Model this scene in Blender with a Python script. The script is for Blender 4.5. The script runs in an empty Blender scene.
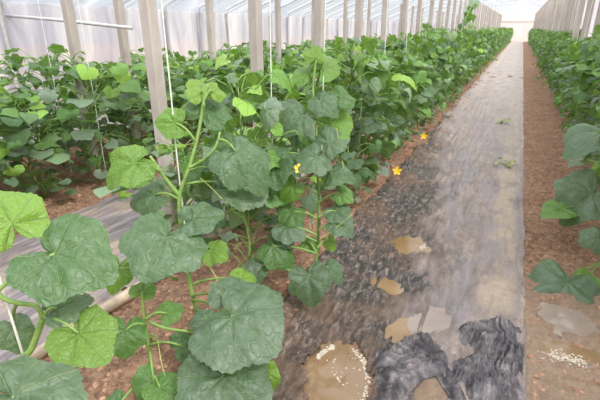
import bpy, math, random
from mathutils import Vector, Matrix, noise
C = bpy.context.scene.collection
PI = math.pi
rng = random.Random(11)
CAM_H = 1.2
F = 440.0
PITCH = math.atan(172 / F)
YAW = math.atan(223 / math.hypot(F, 172))

# ------------------------------------------------------------ camera and its geometry
cd = bpy.data.cameras.new('camera'); cam = bpy.data.objects.new('camera', cd); C.objects.link(cam)
cam.location = (0, 0, CAM_H); cam.rotation_euler = (PI / 2 - PITCH, 0, YAW)
cd.sensor_width = 36; cd.lens = 36 * F / 600; cd.clip_end = 300; cd.clip_start = .02
bpy.context.scene.camera = cam

def ray(u, v):
    cx, cy, cz = u - 300, 200 - v, F
    fw = cz * math.cos(PITCH) + cy * math.sin(PITCH); up = cy * math.cos(PITCH) - cz * math.sin(PITCH)
    return Vector((cx * math.cos(YAW) - fw * math.sin(YAW), cx * math.sin(YAW) + fw * math.cos(YAW), up)) / F
def at(u, v, d):
    return Vector((0, 0, CAM_H)) + ray(u, v) * d
def gnd(u, v, z=0.0):
    r = ray(u, v); return Vector((0, 0, CAM_H)) + r * ((z - CAM_H) / r.z)

# ------------------------------------------------------------ objects
def prop(o, label=None, cat=None, group=None, kind=None):
    if label: o['label'] = label
    if cat: o['category'] = cat
    if group: o['group'] = group
    if kind: o['kind'] = kind
    return o
def thing(name, loc, label, cat, group=None, rz=0):
    o = bpy.data.objects.new(name, None); C.objects.link(o); o.location = loc; o.rotation_euler = (0, 0, rz)
    o.empty_display_size = .05
    return prop(o, label, cat, group)
def link_mesh(name, me, parent=None):
    o = bpy.data.objects.new(name, me); C.objects.link(o)
    if parent: o.parent = parent
    return o

class MB:
    def __init__(s): s.v = []; s.f = []; s.uv = []; s.col = []; s.mi = []
    def add(s, vs, fs, uvs=None, col=(.5, .5, 0), mi=0):
        b = len(s.v); s.v += [tuple(p) for p in vs]
        s.f += [tuple(i + b for i in f) for f in fs]
        s.uv += uvs if uvs else [(0, 0)] * len(vs)
        s.col += [col] * len(vs) if not isinstance(col, list) else col
        s.mi += [mi] * len(fs)
    def tube(s, pts, rad, n=6, col=(.5, .5, 0), mi=0, cap=True):
        pts = [Vector(p) for p in pts]; vs = []; fs = []
        rs = rad if isinstance(rad, (list, tuple)) else [rad] * len(pts)
        prev = None
        for i, p in enumerate(pts):
            t = (pts[min(i + 1, len(pts) - 1)] - pts[max(i - 1, 0)]).normalized()
            if prev is None:
                a = Vector((0, 0, 1)) if abs(t.z) < .9 else Vector((1, 0, 0))
                x = t.cross(a).normalized()
            else:
                x = (prev - t * prev.dot(t)).normalized()
            prev = x; y = t.cross(x)
            for k in range(n):
                a = 2 * PI * k / n
                vs.append(p + (x * math.cos(a) + y * math.sin(a)) * rs[i])
        for i in range(len(pts) - 1):
            for k in range(n):
                fs.append((i * n + k, i * n + (k + 1) % n, (i + 1) * n + (k + 1) % n, (i + 1) * n + k))
        if cap:
            fs.append(tuple(range(n - 1, -1, -1))); fs.append(tuple((len(pts) - 1) * n + k for k in range(n)))
        s.add(vs, fs, None, col, mi)
    def mesh(s, name, mats, smooth=True, cols=True):
        me = bpy.data.meshes.new(name); me.from_pydata(s.v, [], s.f)
        uvl = me.uv_layers.new(name='UVMap')
        li = [0] * len(me.loops); me.loops.foreach_get('vertex_index', li)
        flat = []
        for i in li: flat += s.uv[i]
        uvl.data.foreach_set('uv', flat)
        if cols:
            ca = me.color_attributes.new('leafcol', 'FLOAT_COLOR', 'POINT')
            fl = []
            for c in s.col: fl += (c[0], c[1], c[2], 1)
            ca.data.foreach_set('color', fl)
        for m in (mats if isinstance(mats, (list, tuple)) else [mats]): me.materials.append(m)
        me.polygons.foreach_set('material_index', s.mi)
        me.polygons.foreach_set('use_smooth', [smooth] * len(me.polygons))
        me.update(); return me

# ------------------------------------------------------------ materials
class NT:
    def __init__(s, name):
        s.m = bpy.data.materials.new(name); s.m.use_nodes = True; s.t = s.m.node_tree; s.t.nodes.clear()
        s.out = s.n('ShaderNodeOutputMaterial')
    def n(s, ty, **kw):
        nd = s.t.nodes.new(ty)
        for k, v in kw.items(): setattr(nd, k, v)
        return nd
    def l(s, a, b): s.t.links.new(a, b)
    def setin(s, sock, v):
        if hasattr(v, 'links'): s.l(v, sock)
        else: sock.default_value = v
    def math(s, op, a, b=0.0, clamp=False):
        m = s.n('ShaderNodeMath', operation=op, use_clamp=clamp); s.setin(m.inputs[0], a); s.setin(m.inputs[1], b); return m.outputs[0]
    def noise(s, vec, scale, detail=4, rough=.55, dist=0):
        x = s.n('ShaderNodeTexNoise'); x.inputs['Scale'].default_value = scale; x.inputs['Detail'].default_value = detail
        x.inputs['Roughness'].default_value = rough; x.inputs['Distortion'].default_value = dist
        if vec is not None: s.l(vec, x.inputs['Vector'])
        return x.outputs['Fac']
    def mapv(s, vec, scale=(1, 1, 1), loc=(0, 0, 0)):
        x = s.n('ShaderNodeMapping'); x.inputs['Scale'].default_value = scale; x.inputs['Location'].default_value = loc; s.l(vec, x.inputs['Vector']); return x.outputs[0]
    def ramp(s, fac, stops, ease='LINEAR'):
        x = s.n('ShaderNodeValToRGB'); cr = x.color_ramp; cr.interpolation = ease
        while len(cr.elements) < len(stops): cr.elements.new(.5)
        for e, (p, c) in zip(cr.elements, stops): e.position = p; e.color = (*c, 1) if len(c) == 3 else c
        s.setin(x.inputs[0], fac); return x.outputs[0]
    def mix(s, fac, a, b, mode='MIX'):
        x = s.n('ShaderNodeMix', data_type='RGBA', blend_type=mode)
        s.setin(x.inputs[0], fac)
        for sock, v in ((x.inputs[6], a), (x.inputs[7], b)):
            if hasattr(v, 'links'): s.l(v, sock)
            else: sock.default_value = (*v, 1)
        return x.outputs[2]
    def bump(s, h, strength=.3, dist=.01, nrm=None):
        x = s.n('ShaderNodeBump'); x.inputs['Strength'].default_value = strength; x.inputs['Distance'].default_value = dist
        s.l(h, x.inputs['Height'])
        if nrm is not None: s.l(nrm, x.inputs['Normal'])
        return x.outputs[0]
    def bsdf(s, col, rough=.6, spec=.5, nrm=None, metal=0.0):
        p = s.n('ShaderNodeBsdfPrincipled')
        if hasattr(col, 'links'): s.l(col, p.inputs['Base Color'])
        else: p.inputs['Base Color'].default_value = (*col, 1)
        s.setin(p.inputs['Roughness'], rough); s.setin(p.inputs['Specular IOR Level'], spec); s.setin(p.inputs['Metallic'], metal)
        if nrm is not None: s.l(nrm, p.inputs['Normal'])
        return p.outputs[0]
    def mixs(s, fac, a, b):
        x = s.n('ShaderNodeMixShader'); s.setin(x.inputs[0], fac); s.l(a, x.inputs[1]); s.l(b, x.inputs[2]); return x.outputs[0]
    def done(s, sh): s.l(sh, s.out.inputs[0]); return s.m
    def pos(s): return s.n('ShaderNodeNewGeometry').outputs['Position']
    def obj(s): return s.n('ShaderNodeTexCoord').outputs['Object']
def srgb(r, g, b):
    f = lambda c: (c / 255 / 12.92) if c / 255 <= .04045 else ((c / 255 + .055) / 1.055) ** 2.4
    return (f(r), f(g), f(b))

def mat_leaf():
    t = NT('leaf_green')
    at_ = t.n('ShaderNodeAttribute', attribute_name='leafcol'); sp = t.n('ShaderNodeSeparateColor'); t.l(at_.outputs['Color'], sp.inputs[0])
    rnd, age, vein = sp.outputs[0], sp.outputs[1], sp.outputs[2]
    uv = t.n('ShaderNodeUVMap', uv_map='UVMap').outputs[0]
    off = t.n('ShaderNodeCombineXYZ'); t.l(t.math('MULTIPLY', rnd, 37.0), off.inputs[0]); t.l(t.math('MULTIPLY', rnd, 91.0), off.inputs[1])
    va = t.n('ShaderNodeVectorMath', operation='ADD'); t.l(uv, va.inputs[0]); t.l(off.outputs[0], va.inputs[1]); uvo = va.outputs[0]
    base = t.ramp(age, [(0, (.25, .42, .045)), (.28, (.15, .31, .04)), (.55, (.085, .205, .040)), (.8, (.070, .150, .056)), (1, (.115, .18, .105))])
    val = t.math('ADD', t.math('MULTIPLY', rnd, .95), .48)
    comb = t.n('ShaderNodeCombineColor')
    for i in range(3): t.l(val, comb.inputs[i])
    base = t.mix(1.0, base, comb.outputs[0], 'MULTIPLY')
    nz = t.noise(uvo, 4, 5, .7)
    powder = t.math('MULTIPLY', t.ramp(nz, [(.42, (0, 0, 0)), (.68, (1, 1, 1))]), t.math('MULTIPLY', age, .38))
    powder = t.math('ADD', powder, t.ramp(t.math('FRACT', t.math('MULTIPLY', rnd, 7.3)), [(.70, (0, 0, 0)), (.9, (.62, .62, .62))]), True)
    base = t.mix(powder, base, (.30, .36, .29))
    # main veins fan out from the stalk: angle and radius in the leaf's own plane
    su = t.n('ShaderNodeSeparateXYZ'); t.l(uv, su.inputs[0])
    ang = t.math('ARCTAN2', su.outputs[1], su.outputs[0])
    rad = t.math('SQRT', t.math('ADD', t.math('MULTIPLY', su.outputs[0], su.outputs[0]), t.math('MULTIPLY', su.outputs[1], su.outputs[1])))
    k = t.math('ABSOLUTE', t.math('SINE', t.math('MULTIPLY', ang, 3.6)))
    w = t.math('MULTIPLY', k, t.math('ADD', rad, .08))
    vm = t.ramp(w, [(.012, (1, 1, 1)), (.05, (0, 0, 0))])
    base = t.mix(t.math('MULTIPLY', vm, .7), base, (.28, .38, .17))
    vor = t.n('ShaderNodeTexVoronoi', feature='DISTANCE_TO_EDGE'); vor.inputs['Scale'].default_value = 7; t.l(uvo, vor.inputs['Vector'])
    cell = t.ramp(vor.outputs['Distance'], [(0, (0, 0, 0)), (.18, (1, 1, 1))], 'EASE')
    base = t.mix(t.math('MULTIPLY', t.math('SUBTRACT', 1.0, cell), .12), base, (.2, .3, .12))
    back = t.n('ShaderNodeNewGeometry').outputs['Backfacing']
    base = t.mix(t.math('MULTIPLY', back, .45), base, (.19, .31, .10))
    h = t.math('ADD', t.math('MULTIPLY', cell, .22), t.math('MULTIPLY', t.math('SUBTRACT', 1.0, vm), .9))
    nb = t.bump(t.math('ADD', h, t.math('MULTIPLY', nz, .5)), .6, .010)
    p = t.bsdf(base, .42, .55, nb)
    tr = t.n('ShaderNodeBsdfTranslucent'); t.l(t.mix(.6, base, (.25, .48, .03)), tr.inputs[0]); t.l(nb, tr.inputs[1])
    return t.done(t.mixs(.33, p, tr.outputs[0]))
M_LEAF = mat_leaf()

def mat_stem():
    t = NT('stem_green'); o = t.obj()
    c = t.ramp(t.noise(o, 30, 3), [(.3, (.13, .24, .045)), (.7, (.24, .36, .10))])
    return t.done(t.bsdf(c, .5, .4, t.bump(t.noise(t.mapv(o, (1, 1, .15)), 300, 2), .3, .002)))
M_STEM = mat_stem()
def mat_simple(name, c, rough=.6, spec=.4, var=.25, scale=20, bump=.0):
    t = NT(name); o = t.obj(); nz = t.noise(o, scale, 4)
    d = tuple(x * (1 - var) for x in c); e = tuple(min(1, x * (1 + var)) for x in c)
    col = t.ramp(nz, [(.3, d), (.7, e)])
    nb = t.bump(t.noise(o, scale * 4, 4), bump, .004) if bump else None
    return t.done(t.bsdf(col, rough, spec, nb))
M_TENDRIL = mat_simple('tendril_pale', (.36, .43, .13), .5)
M_PETAL = mat_simple('petal_yellow', (.85, .55, .02), .5, .3, .12)
M_TWINE = mat_simple('twine_white', (.72, .74, .66), .6, .3, .1)
M_STEEL = mat_simple('galvanised_pipe', (.52, .51, .50), .45, .5, .15)
M_WIRE = mat_simple('steel_wire', (.35, .34, .33), .5)
M_DRY = mat_simple('dry_leaf', (.35, .25, .13), .8, .2, .35, 40)
M_WEED = mat_simple('weed_pale', (.32, .36, .12), .6, .3, .35, 60)

def mat_concrete():
    t = NT('post_concrete'); o = t.pos(); inf = t.n('ShaderNodeObjectInfo').outputs['Random']
    n1 = t.noise(t.mapv(o, (1, 1, .35)), 9, 6, .65); n2 = t.noise(o, 60, 3)
    c = t.ramp(n1, [(.25, (.36, .31, .275)), (.5, (.46, .405, .365)), (.75, (.56, .51, .47))])
    c = t.mix(t.math('MULTIPLY', inf, .3), c, (.33, .27, .235))
    return t.done(t.bsdf(c, .85, .25, t.bump(t.math('ADD', n1, t.math('MULTIPLY', n2, .4)), .35, .004)))
M_CONC = mat_concrete()

def mat_film(name, transp, tint=(.93, .93, .95), dirt=(.62, .62, .68), bands=False):
    t = NT(name); o = t.pos()
    n1 = t.noise(t.mapv(o, (.5, 1.6, .25)), 2.2, 5, .6, .6)
    col = t.ramp(n1, [(.28, dirt), (.5, tint), (.7, (.97, .96, .97))])
    if bands:      # bluish shadow of the film over each bent pipe, painted into the colour
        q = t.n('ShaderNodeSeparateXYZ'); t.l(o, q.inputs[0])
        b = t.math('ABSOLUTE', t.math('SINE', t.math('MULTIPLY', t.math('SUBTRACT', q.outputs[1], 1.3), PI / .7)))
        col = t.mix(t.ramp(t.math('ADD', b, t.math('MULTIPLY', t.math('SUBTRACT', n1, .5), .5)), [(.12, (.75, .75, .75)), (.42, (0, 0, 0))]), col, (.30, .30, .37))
    nb = t.bump(t.noise(t.mapv(o, (1, 2.5, .3)), 3, 4, .6, .8), .5, .05)
    tr = t.n('ShaderNodeBsdfTranslucent'); t.l(col, tr.inputs[0]); t.l(nb, tr.inputs[1])
    di = t.bsdf(col, .35, .4, nb)
    a = t.mixs(.35, tr.outputs[0], di)
    tp = t.n('ShaderNodeBsdfTransparent'); tp.inputs[0].default_value = (.93, .94, .96, 1)
    return t.done(t.mixs(transp, a, tp.outputs[0]))
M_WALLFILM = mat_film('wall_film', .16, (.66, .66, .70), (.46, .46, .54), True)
M_ROOFFILM = mat_film('roof_film', .68, (.50, .53, .57), (.36, .41, .47))
M_ENDFILM = mat_film('end_film', .25, (.97, .94, .92), (.88, .84, .82))

# wet places on the ground (centre x, y, half width, half length)
BED_L, BED_R = -1.27, -.66
def soil_col(t, o):
    n1 = t.noise(o, 3.5, 6, .65); n2 = t.noise(o, 28, 5, .7)
    c = t.ramp(n1, [(.3, (.29, .155, .095)), (.5, (.42, .24, .15)), (.72, (.52, .335, .22))])
    c = t.mix(t.ramp(n2, [(.36, (1, 1, 1)), (.56, (0, 0, 0))]), c, t.mix(.62, c, (.085, .040, .025)))  # shade in the crevices is painted into the soil colour
    n3 = t.noise(o, 80, 4, .75); c = t.mix(t.ramp(n3, [(.34, (.8, .8, .8)), (.47, (0, 0, 0))]), c, (.12, .06, .04))
    c = t.mix(t.ramp(n3, [(.58, (0, 0, 0)), (.72, (.6, .6, .6))]), c, (.55, .39, .28))
    return c, n1, n2
def mat_soil():
    t = NT('soil_brown'); o = t.pos(); c, n1, n2 = soil_col(t, o)
    sp = t.n('ShaderNodeSeparateXYZ'); t.l(o, sp.inputs[0])
    # the trodden strip between film and right bed turns sandy and wet by the camera
    wet = t.math('MULTIPLY', t.ramp(t.math('ADD', sp.outputs[0], .3), [(0, (0, 0, 0)), (.05, (1, 1, 1))]), t.ramp(t.math('ADD', t.math('MULTIPLY', sp.outputs[1], .25), t.math('MULTIPLY', n1, .35)), [(.62, (1, 1, 1)), (.78, (0, 0, 0))]))
    c = t.mix(t.math('MULTIPLY', wet, .8), c, t.ramp(n2, [(.3, (.33, .235, .16)), (.7, (.44, .33, .24))]))
    rg = t.math('SUBTRACT', .9, t.math('MULTIPLY', wet, .45))
    nb = t.bump(t.math('ADD', t.math('MULTIPLY', n2, 1.0), t.noise(o, 90, 4, .7)), .9, .022)
    return t.done(t.bsdf(c, rg, .35, nb))
M_SOIL = mat_soil()
M_CLOD = mat_simple('soil_clod', (.36, .215, .14), .95, .15, .4, 25, .5)

def mat_pathfilm():
    t = NT('mulch_film_muddy'); o = t.pos(); sp = t.n('ShaderNodeSeparateXYZ'); t.l(o, sp.inputs[0])
    x, y = sp.outputs[0], sp.outputs[1]
    streak = t.noise(t.mapv(o, (5, 1.3, 1)), 3.0, 8, .72, .6)
    grit = t.noise(o, 75, 4, .75); rip = t.noise(t.mapv(o, (20, 12, 1)), 1.8, 6, .75, 1.5)
    blot = t.noise(o, 2.3, 6, .62, .3); fine = t.noise(o, 22, 5, .7); fine2 = t.noise(t.mapv(o, (17, 6, 1)), 2.4, 6, .75, .8)
    # dry dust: pale mauve beige; the left half near the camera is bare wet film
    dust = t.ramp(streak, [(.29, (.12, .095, .09)), (.43, (.27, .21, .185)), (.58, (.40, .31, .255)), (.73, (.57, .485, .45))])
    dust = t.mix(t.ramp(fine, [(.5, (0, 0, 0)), (.72, (.45, .45, .45))]), dust, (.28, .22, .18))
    dust = t.mix(t.ramp(rip, [(.36, (.75, .75, .75)), (.5, (0, 0, 0))]), dust, (.13, .11, .105))
    dust = t.mix(t.ramp(rip, [(.6, (0, 0, 0)), (.74, (.7, .7, .7))]), dust, (.60, .55, .53))  # pale wrinkle highlights painted into the film colour
    dust = t.mix(t.ramp(grit, [(.54, (0, 0, 0)), (.66, (.75, .75, .75))]), dust, (.18, .125, .09))
    sand = t.ramp(fine, [(.3, (.35, .26, .19)), (.7, (.48, .38, .30))])
    lowf = t.noise(t.mapv(o, (2.2, .55, 1)), 2.0, 4, .6); dust = t.mix(t.ramp(lowf, [(.35, (.75, .75, .75)), (.55, (0, 0, 0))]), dust, t.mix(.55, dust, (.12, .105, .115)))
    dust = t.mix(t.ramp(t.math('MULTIPLY', y, .05), [(.2, (0, 0, 0)), (.6, (.6, .6, .6))]), dust, (.64, .52, .44))
    dust = t.mix(t.ramp(t.noise(t.mapv(o, (4, 1.2, 1), (7, 3, 0)), 1.6, 4, .65), [(.46, (0, 0, 0)), (.6, (.6, .6, .6))]), dust, (.27, .24, .265))
    sandm = t.math('MULTIPLY', t.ramp(t.math('ADD', x, t.math('MULTIPLY', t.math('SUBTRACT', blot, .5), .35)), [(.0, (0, 0, 0)), (.06, (1, 1, 1)), (.15, (1, 1, 1)), (.19, (0, 0, 0))]), t.ramp(blot, [(.4, (0, 0, 0)), (.55, (1, 1, 1))]))
    # (ramp input is offset so that x=-.1 reads 0)
    bare = t.ramp(fine2, [(.28, (.012, .011, .011)), (.47, (.042, .037, .035)), (.57, (.15, .115, .095)), (.72, (.40, .34, .31))])
    red = t.ramp(fine, [(.3, (.10, .055, .034)), (.7, (.24, .14, .085))])
    bare = t.mix(t.ramp(blot, [(.44, (0, 0, 0)), (.6, (.6, .6, .6))]), bare, red)
    bare = t.mix(t.ramp(rip, [(.6, (0, 0, 0)), (.72, (.8, .8, .8))]), bare, (.36, .30, .27))  # wrinkle highlights painted onto the bare film as well
    e = t.math('ADD', t.math('MULTIPLY', x, 1.1), t.math('MULTIPLY', y, .13))
    e = t.math('ADD', e, t.math('MULTIPLY', t.math('SUBTRACT', blot, .5), .7))
    e = t.math('ADD', e, t.math('MULTIPLY', t.math('SUBTRACT', streak, .5), .5))
    cov = t.ramp(t.math('ADD', e, .5), [(.38, (0, 0, 0)), (.62, (1, 1, 1))])
    c = t.mix(cov, bare, t.mix(sandm, dust, sand))
    rg = t.math('ADD', t.math('MULTIPLY', cov, .22), t.math('ADD', t.math('MULTIPLY', blot, .35), .05))
    nb = t.bump(t.math('ADD', t.math('MULTIPLY', streak, .8), t.math('ADD', t.math('MULTIPLY', fine2, .8), t.math('ADD', t.math('MULTIPLY', rip, 1.2), t.math('MULTIPLY', grit, .25)))), .65, .012)
    return t.done(t.bsdf(c, rg, .5, nb))
M_PATH = mat_pathfilm()
def mat_furrowfilm():
    t = NT('mulch_film_purple'); o = t.pos()
    n1 = t.noise(t.mapv(o, (8, 1, 1)), 3, 6, .65, .5); n2 = t.noise(o, 3, 5, .6)
    c = t.ramp(n1, [(.25, (.07, .06, .068)), (.5, (.20, .17, .175)), (.75, (.42, .37, .36))])
    c = t.mix(t.ramp(n2, [(.45, (0, 0, 0)), (.62, (.85, .85, .85))]), c, (.40, .29, .21))
    return t.done(t.bsdf(c, .42, .5, t.bump(n1, .6, .015)))
M_FURROW = mat_furrowfilm()
def mat_black():
    t = NT('black_plastic'); o = t.obj(); n1 = t.noise(o, 14, 6, .7); n2 = t.noise(o, 70, 4, .7)
    c = t.ramp(n1, [(.34, (.028, .026, .03)), (.5, (.10, .09, .097)), (.66, (.29, .25, .245))])
    c = t.mix(t.ramp(n2, [(.55, (0, 0, 0)), (.75, (.5, .5, .5))]), c, (.27, .21, .17))
    return t.done(t.bsdf(c, .36, .5, t.bump(n2, .4, .004)))
M_BLACK = mat_black()
def mat_pud(name, a, b, rough):
    t = NT(name); o = t.pos(); n = t.noise(o, 6, 4, .6)
    c = t.ramp(n, [(.3, a), (.7, b)])
    return t.done(t.bsdf(c, rough, .5, t.bump(t.noise(o, 25, 2), .04, .005)))
M_MUD = mat_pud('muddy_water', (.21, .13, .068), (.27, .175, .095), .06)
M_OCHRE = mat_pud('ochre_water', (.22, .13, .055), (.29, .185, .085), .08)
M_PALE = mat_pud('pale_water', (.23, .175, .14), (.31, .245, .205), .05)
M_FOAM = mat_simple('foam_white', (.56, .49, .40), .5, .4, .12, 80)

# ------------------------------------------------------------ ground shape
PUDDLES = []
def pud(name, u, v, hw, hl, rot, mat, label, depth=.03):
    p = gnd(u, v); PUDDLES.append(dict(name=name, c=p, hw=hw, hl=hl, rot=rot, mat=mat, label=label, depth=depth))
pud('puddle', 338, 377, .115, .20, .25, M_MUD, 'large tan muddy puddle with a frothy rim nearest the camera on the path')
pud('puddle', 390, 284, .125, .075, -.1, M_OCHRE, 'small ochre puddle in dark wet film, just nearer than the froth-flecked ochre one', .02)
pud('puddle', 411, 243, .115, .15, .1, M_OCHRE, 'ochre puddle with a white froth fleck, farthest from the camera', .02)
pud('puddle', 402, 328, .06, .14, -.25, M_OCHRE, 'shallow ochre puddle at the left rim of the pale wet patch', .018)
pud('puddle', 432, 318, .085, .13, -.1, M_PALE, 'pale pinkish puddle just above the crumpled black plastic', .016)
pud('puddle', 568, 318, .11, .11, .2, M_PALE, 'pale reflecting puddle under the big drooping leaf by the right bed', .03)
pud('puddle', 572, 352, .12, .05, .0, M_MUD, 'shallow brown puddle edged with froth on the bare soil strip', .015)
def fbm(x, y, s, o=3, seed=0):
    return noise.fractal((x * s, y * s, seed), .5, 2.0, o)
def sstep(a, b, x):
    t = max(0, min(1, (x - a) / (b - a))); return t * t * (3 - 2 * t)
def base_h(x, y):
    z = 0
    bed = sstep(-1.45, -1.15, x) * (1 - sstep(-.78, -.55, x)); z += .05 * bed
    bed2 = sstep(.5, .68, x); z += .04 * bed2
    bed3 = 1 - sstep(-2.9, -2.6, x); z += .05 * bed3
    soft = max(bed, bed2, sstep(.2, .24, x), bed3)
    near = 1 if y < 14 else 0
    if near:
        z += soft * (.016 * fbm(x, y, 7, 4) + .012 * fbm(x, y, 24, 3, 3)) + .012 * fbm(x, y, 2, 2, 5)
    for p in PUDDLES:
        dx, dy = x - p['c'].x, y - p['c'].y
        if abs(dx) > .6 or abs(dy) > .6: continue
        cr, sr = math.cos(p['rot']), math.sin(p['rot'])
        a, b = (dx * cr + dy * sr) / p['hw'], (-dx * sr + dy * cr) / p['hl']
        r2 = a * a + b * b
        w = fbm(x, y, 9, 3, 8) * .32
        z0 = p.get('lvl', 0)
        k = 1 - sstep(.55, 1.5, math.sqrt(r2) + w)
        z = z * (1 - k) + (-p['depth']) * k
    return z
def axis(lo, hi, fine_lo, fine_hi, step, grow):
    xs = []; x = fine_lo
    while x < fine_hi: xs.append(x); x += step
    s = step
    while x < hi: xs.append(x); s *= grow; x += s
    xs.append(hi); s = step; x = fine_lo; pre = []
    while True:
        s *= grow; x -= s
        if x <= lo: break
        pre.append(x)
    return [lo] + pre[::-1] + xs
def grid(xs, ys, fn, mat, name, parent=None, keep=None):
    vs = []; n = len(xs)
    for y in ys:
        for x in xs: vs.append(fn(x, y))
    fs = []
    for j in range(len(ys) - 1):
        for i in range(n - 1):
            if keep is None or keep((xs[i] + xs[i + 1]) / 2, (ys[j] + ys[j + 1]) / 2):
                fs.append((j * n + i, j * n + i + 1, (j + 1) * n + i + 1, (j + 1) * n + i))
    mb = MB(); mb.add(vs, fs); me = mb.mesh(name, mat, True, False)
    return link_mesh(name, me, parent)
fl = grid(axis(-30, 30, -1.6, 1.1, .018, 1.18), axis(-5, 90, .4, 4.2, .018, 1.05), lambda x, y: (x, y, base_h(x, y)), M_SOIL, 'floor')
prop(fl, kind='structure')

# plastic film laid along the path
def film_fn(x, y):
    z = base_h(x, y) + .006
    if y < 9:
        w = fbm(x * 9, y * .9, 2.2, 3, 1) * .006 + .004 * fbm(x * 14 + y * 2, y * 2, 3, 2, 6)
        z += max(-.005, w * 1.3 + .0045 * fbm(x * 30, y * 1.6, 1.3, 2, 12))
    return (x, y, z)
def film_edge(x, y):
    l = -.80 + .05 * fbm(0, y, 1.6, 3, 2); r = .205 + .012 * fbm(0, y, 2.2, 3, 4)
    if not (l < x < r): return False
    # torn open over the two wet hollows at the camera end
    for (u, v, a, b, rt) in ((338, 377, .125, .215, .25), (428, 392, .07, .09, 0)):
        p = gnd(u, v); dx, dy = x - p.x, y - p.y; c, s = math.cos(rt), math.sin(rt)
        if ((dx * c + dy * s) / a) ** 2 + ((-dx * s + dy * c) / b) ** 2 + .6 * fbm(x, y, 8, 3, 9) < 1: return False
    return True
ys = axis(.5, 48, .55, 4.0, .014, 1.04)
pf = grid([-.9 + .0072 * i for i in range(156)], ys, film_fn, M_PATH, 'mulch_film', None, film_edge)
prop(pf, 'long muddy plastic mulch film covering the trodden path', 'plastic film')
# furrow film between near bed and the bed by the side wall
ff = grid([-2.72 + .02 * i for i in range(64)], axis(.3, 30, .3, 4, .03, 1.1), lambda x, y: (x, y, base_h(x, y) + .008 + .012 * abs(fbm(x * 7, y * .8, 1.6, 3, 2))), M_FURROW, 'mulch_film', None,
          lambda x, y: -2.62 + .06 * fbm(0, y, 1.5, 2, 3) < x < -1.55 + .07 * fbm(0, y, 1.8, 3, 5))
prop(ff, 'dark purple-grey plastic mulch film in the furrow between the two left beds', 'plastic film')
# rolled pale film edge along the near bed
rb = MB(); pts = []
for i in range(90):
    y = .5 + i * .09
    x = -1.5 + .035 * fbm(0, y, 1.5, 2, 7); pts.append((x, y, base_h(x, y) + .022 + .008 * fbm(0, y, 4, 2, 1)))
rb.tube(pts, [.028 + .012 * fbm(0, p[1], 5, 2, 3) for p in pts], 8)
o = link_mesh('film_roll', rb.mesh('film_roll', mat_simple('film_edge_beige', (.45, .35, .26), .6, .4, .35, 12, .6), True, False))
prop(o, 'beige muddy rolled film edge running along the back of the near bed', 'film edge')

# crumpled black plastic, two heaps
def heap(name, outline, cx, cy, H, label, seed, ctr):
    poly = [gnd(*p) for p in outline]; n = len(poly)
    def inside(x, y):
        c = False; j = n - 1
        for i in range(n):
            a, b = poly[i], poly[j]
            if (a.y > y) != (b.y > y) and x < (b.x - a.x) * (y - a.y) / (b.y - a.y) + a.x: c = not c
            j = i
        return c
    def dist(x, y):
        m = 9
        for i in range(n):
            a, b = poly[i], poly[(i + 1) % n]; ab = b - a
            t = max(0, min(1, ((x - a.x) * ab.x + (y - a.y) * ab.y) / (ab.x ** 2 + ab.y ** 2)))
            m = min(m, math.hypot(x - a.x - ab.x * t, y - a.y - ab.y * t))
        return m
    c = gnd(*ctr)
    x0, x1 = min(p.x for p in poly), max(p.x for p in poly); y0, y1 = min(p.y for p in poly), max(p.y for p in poly)
    st = .0045
    xs = [x0 + i * st for i in range(int((x1 - x0) / st) + 2)]; yy = [y0 + i * st for i in range(int((y1 - y0) / st) + 2)]
    def fn(x, y):
        wob = .02 * fbm(x, y, 12, 3, seed + 4)
        d = max(0, dist(x, y) + wob) if inside(x, y) else 0
        k = sstep(0, .055, d)
        a = math.atan2(y - c.y, x - c.x) + .5 * fbm(x, y, 5, 2, seed + 2)
        r = math.hypot(x - c.x, y - c.y)
        if seed == 3: a = (x - c.x) * 6 + .5 * (y - c.y) + .25 * fbm(x, y, 5, 2, 2)
        fold = 1 - abs(fbm(a * 5.0, r * 1.2, 1.2, 3, seed)) * 2.6
        fold2 = 1 - abs(fbm(a * 13.0, r * 2.2, 1.3, 2, seed + 7)) * 2.4
        return (x, y, base_h(x, y) + .006 + k * H * (.55 + .65 * max(0, fold) * .7 + .28 * fold2 + .5 * fbm(x, y, 6, 2, seed + 3)))
    o = grid(xs, yy, fn, M_BLACK, name, None, lambda x, y: inside(x, y))
    return prop(o, label, 'plastic sheet', 'crumpled black plastic on the path')
heap('crumpled_plastic', [(452, 332), (470, 322), (500, 320), (521, 332), (524, 352), (521, 412), (478, 412), (466, 396), (452, 380), (450, 366), (462, 358), (474, 350), (458, 344)], 0, 0, .042,
     'crumpled black plastic sheet with lengthwise folds beside the bare soil strip', 3, (486, 326))
heap('crumpled_plastic', [(376, 352), (396, 342), (412, 334), (430, 340), (446, 352), (452, 368), (462, 392), (470, 412), (452, 404), (436, 378), (424, 380), (412, 392), (400, 414), (376, 412), (374, 380)], 0, 0, .05,
     'torn crumpled black plastic sheet between the large tan puddle and the folded sheet', 17, (446, 372))

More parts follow.
